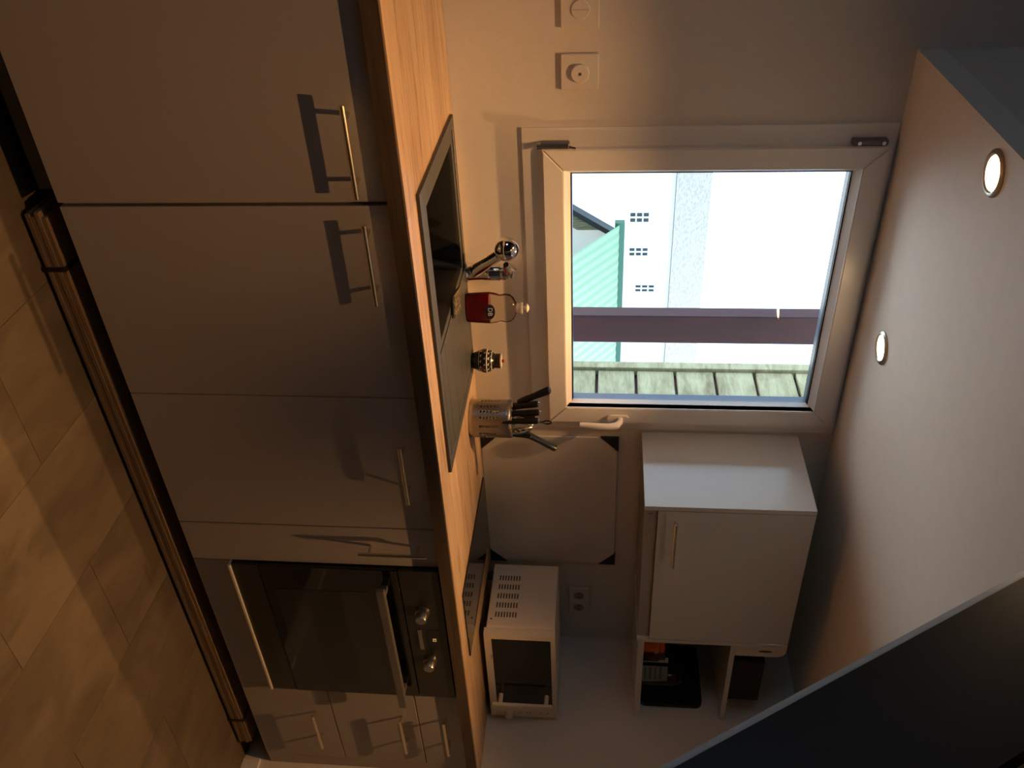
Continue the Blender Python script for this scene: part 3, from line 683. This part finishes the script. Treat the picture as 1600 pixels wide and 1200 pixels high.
bm = prism(bb(), [(2.424+.0045*math.cos(2*math.pi*k/20), zu+.098+.022*math.sin(2*math.pi*k/20)) for k in range(20)], 1, -.3372, -.3355); obj('slot_handle', bm, 'slot_dark', t)
tag(obj('storage_box', B(2.515, 2.735, -.315, -.09, zu, zu+.112, bev=.004, seg=2), 'box_dark'), 'dark cardboard box on the upper open shelf', 'box')
# ------------------------------------------------------------------ bundle of planks under the cabinets
pb = thing('plank_bundle', 'strapped bundle of thin wooden planks lying under the base cabinets', 'planks', (1.70,-.56,ZF))
obj('shadow_gap_strip', B(.700, 2.705, -.594, -.49, ZF+.0005, ZF+.0105), 'strap_gap_black', pb)  # black strip painted for the shadow gap under the bundle
zz = ZF+.011
for k, (dx, dy) in enumerate(((.0,.0),(.006,.001),(-.004,.0),(.010,.0015))):
    obj('plank', B(.692+dx, 2.714-dx*.6, -.602+dy, -.49, zz, zz+.0106, bev=.0006), 'plank_wood', pb); zz += .0112
for X in (.826, 2.578):
    bm = bb(); y0, y1, z0, z1, th = -.6035, -.488, ZF+.0002, zz+.0006, .0012
    box(bm, X-.006, X+.006, y0-th, y0, z0, z1+th); box(bm, X-.006, X+.006, y0, y1, z1, z1+th); box(bm, X-.006, X+.006, y1, y1+th, z0, z1+th)
    obj('strap', bm, 'strap_gap_black', pb)
# ------------------------------------------------------------------ slanted dark board by the viewer
dirv = Vector((0, .306, .487)).normalized(); nv = Vector((0, -dirv.z, dirv.y))        # nv points away from the window, up
p0 = Vector((0, -1.413, 1.849)); s0 = -(p0.z-ZF)/dirv.z; s1_ = 1.05
Lw = .172
A = [p0+dirv*s1_, p0+dirv*s1_+nv*Lw, ]
lo = p0+dirv*s0; hi_s = (2.70-p0.z)/dirv.z
a = p0+dirv*s0; b_ = p0+dirv*hi_s; c = b_+nv*Lw; dlo = a+nv*Lw
dlo = dlo-dirv*((dlo.z-ZF)/dirv.z)
EW = .012                                   # width of the pale strip that paints daylight along the window side
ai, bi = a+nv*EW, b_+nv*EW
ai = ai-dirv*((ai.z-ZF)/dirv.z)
bm = prism(bb(), [(q.y, q.z) for q in (ai, bi, c, dlo)], 0, .80, .838)
sb = tag(obj('slanted_board', bm, 'board_paint'), 'dark board slanting up in front of the low ceiling, its edge catching daylight', 'board')
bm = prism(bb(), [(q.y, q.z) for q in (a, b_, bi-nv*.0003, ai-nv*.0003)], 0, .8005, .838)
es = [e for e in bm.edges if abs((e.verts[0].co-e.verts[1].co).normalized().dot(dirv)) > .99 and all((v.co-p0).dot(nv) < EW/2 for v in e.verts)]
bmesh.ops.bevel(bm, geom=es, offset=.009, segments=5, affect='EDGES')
obj('daylight_rim_strip', bm, 'edge_daylight_pale', sb, smooth=True)['label'] = 'pale rounded strip standing in for daylight on the dark board edge'

# ================================================================== recessed spotlights
def spot(x, y, label, power=1.0, beam=105, tilt=0.):
    t = thing('recessed_spotlight', label, 'spotlight', (x, y, ZC), 'recessed ceiling spotlights')
    bm = bb(); prof = [(.046,ZC-.0002),(.046,ZC-.003),(.043,ZC-.006),(.037,ZC-.007),(.0335,ZC-.004),(.033,ZC-.0008)]
    lathe(bm, x, y, prof, 36, cap=False); obj('bezel', bm, 'brushed_steel', t, smooth=True)
    obj('lamp_lens', lathe(bb(), x, y, [(.0325,ZC-.0006),(.0325,ZC-.003),(.020,ZC-.0055),(.006,ZC-.0062)], 28), 'lamp_face', t, smooth=True)
    L = bpy.data.lights.new('spot_beam', 'SPOT'); L.energy = SPOT_W*power; L.color = SPOT_COL; L.spot_size = math.radians(beam); L.spot_blend = 1.0; L.shadow_soft_size = .008
    o = bpy.data.objects.new('spot_beam', L); COL.objects.link(o); o.parent = t; o.location = (0,0,-.011); o.rotation_euler = (0, math.radians(-tilt), 0)      # tilt leans the beam along the worktop
spot(.622, -.580, 'lit recessed spotlight near the edge of the low ceiling, over the sink', 1.9, 94)
spot(1.256, -.236, 'lit recessed spotlight in the low ceiling close to the window top', 2.2, 84)
spot(.605, -1.180, 'lit recessed spotlight near the ceiling edge, out over the floor', 2.1, 76, -7)
spot(1.900, -.940, 'lit recessed spotlight over the floor in front of the oven', 2.1, 78, 9)

# ================================================================== outside
def outside(name, bm, mat, label, cat): return tag(obj(name, bm, mat), label, cat)
tag(obj('ground', B(-25, 60, .3, 70, -3.2, -3.0), 'ground_grey'), None, None, kind='structure')['label'] = 'pale ground far below outside'
tag(obj('bounce_block', B(-3, 4.2, .3, 3.4, -3.0, .90), 'bounce_pale'), 'added pale block below the window, bouncing sunlight up', 'bounce_block', kind='structure')  # unseen block added to bounce sunlight onto the ceiling
# balcony corner clad with treated pine boards
cl = thing('clad_side_wall', 'treated pine boarding just outside the window beside a post', 'boarding', (1.71,.2,.60))
for k in range(11):
    obj('board', B(1.70, 1.72, .125, .262, .627+k*.1335, .627+k*.1335+.1235, bev=.003), 'clad_pine', cl)
obj('corner_trim', B(1.688, 1.74, .262, .299, .60, 2.12, bev=.002), 'clad_pine', cl)
obj('backing', B(1.7205, 1.74, .125, .262, .60, 2.12), 'post_wood', cl)
outside('balcony_post', B(1.628, 1.745, .50, .565, .90, 2.6, bev=.004), 'post_wood', 'dark red-brown timber post outside the window', 'post')
# green corrugated shed wall
Y8 = 8.
gs = thing('green_shed', 'mint green corrugated metal shed seen through the window', 'shed', (7.0,7.0,-3))
# slanting top: from (x=5.47,z=.87) up to (5.02,1.51) then level
bm = bb()
pitch, RX0, RX1, RY, RZ_ = .14, 5.45, 11.0, 8.95, 1.525      # ridge line; the sheet falls towards the kitchen
nx = int((RX1-RX0)/pitch*4); amp = (0, .0045, 0, -.0045)
top = []; bot = []
for i in range(nx+1):
    x = RX0+i*pitch/4; a_ = amp[i % 4]
    top.append(bm.verts.new((x, RY+a_*.57, RZ_+a_*.82))); bot.append(bm.verts.new((x, RY-4.2+a_*.57, RZ_-2.95+a_*.82)))
for i in range(nx): bm.faces.new((top[i], top[i+1], bot[i+1], bot[i]))
obj('corrugated_roof', bm, 'shed_green', gs)
obj('ridge_flashing', B(RX0-.02, RX1, RY+.02, RY+.12, RZ_-.06, RZ_+.075), 'shed_green', gs)
obj('shed_wall', B(RX0+.1, RX1-.1, RY-4.1, RY, -3, RZ_-3.0), 'shed_green', gs)
# low house on the left of the shed with sloping verge
lh = thing('low_house', 'white house with a dark grey gutter beside the green shed', 'house', (5.4,10,-3))
bm = prism(bb(), [(4.6,-3),(6.6,-3),(6.6,1.2),(5.77,1.50),(4.6,-.36)], 1, 9.35, 11.); obj('house_wall', bm, 'render_white', lh)
bm = prism(bb(), [(4.5,-.46),(4.56,-.50),(5.83,1.53),(5.79,1.60)], 1, 9.2, 9.38); obj('gutter', bm, 'gutter_grey', lh)
bm = prism(bb(), [(4.75,-.28),(4.75,-.60),(5.70,.93),(5.70,1.24)], 1, 9.30, 9.345); obj('mossy_band', bm, 'moss_wall', lh)
# big white apartment building behind with windows and slate roof
ap = thing('apartment_block', 'white apartment block with small paned windows and a pale slate roof', 'building', (11,16,-3))
YB = 15.
bm = bb(); box(bm, 2, 24, YB, YB+6, -3, 2.80); obj('facade', bm, 'render_white', ap)
bm = bb(); v = [bm.verts.new(p) for p in ((2,YB-.15,2.78),(24,YB-.15,2.78),(24,YB+1.2,3.66),(2,YB+1.2,3.66),(2,YB+6,2.78),(24,YB+6,2.78))]
bm.faces.new((v[0],v[1],v[2],v[3])); bm.faces.new((v[3],v[2],v[5],v[4])); bm.faces.new((v[0],v[3],v[4])); bm.faces.new((v[1],v[5],v[2])); bm.faces.new((v[0],v[4],v[5],v[1])); 
obj('slate_roof', bm, 'roof_slate', ap)
for (x0, x1, z0, z1, nc, nr) in ((8.11,8.36,1.85,2.27,2,3),(8.94,9.16,1.86,2.28,2,3),(9.86,10.06,2.02,2.46,2,3),(11.1,11.35,1.86,2.3,2,3)):
    wn = obj('window', B(x0-.05, x1+.05, YB-.06, YB+.02, z0-.05, z1+.05), 'render_white', ap)
    pw, ph = (x1-x0)/nc, (z1-z0)/nr
    for i in range(nc):
        for j in range(nr): obj('pane', B(x0+i*pw+.025, x0+(i+1)*pw-.025, YB-.075, YB-.061, z0+j*ph+.018, z0+(j+1)*ph-.018), 'far_window', wn)

# ------------------------------------------------------------------ drop everything so the floor lies at zero
for o in bpy.data.objects:
    if o.parent is None and o is not co: o.location.z -= ZF
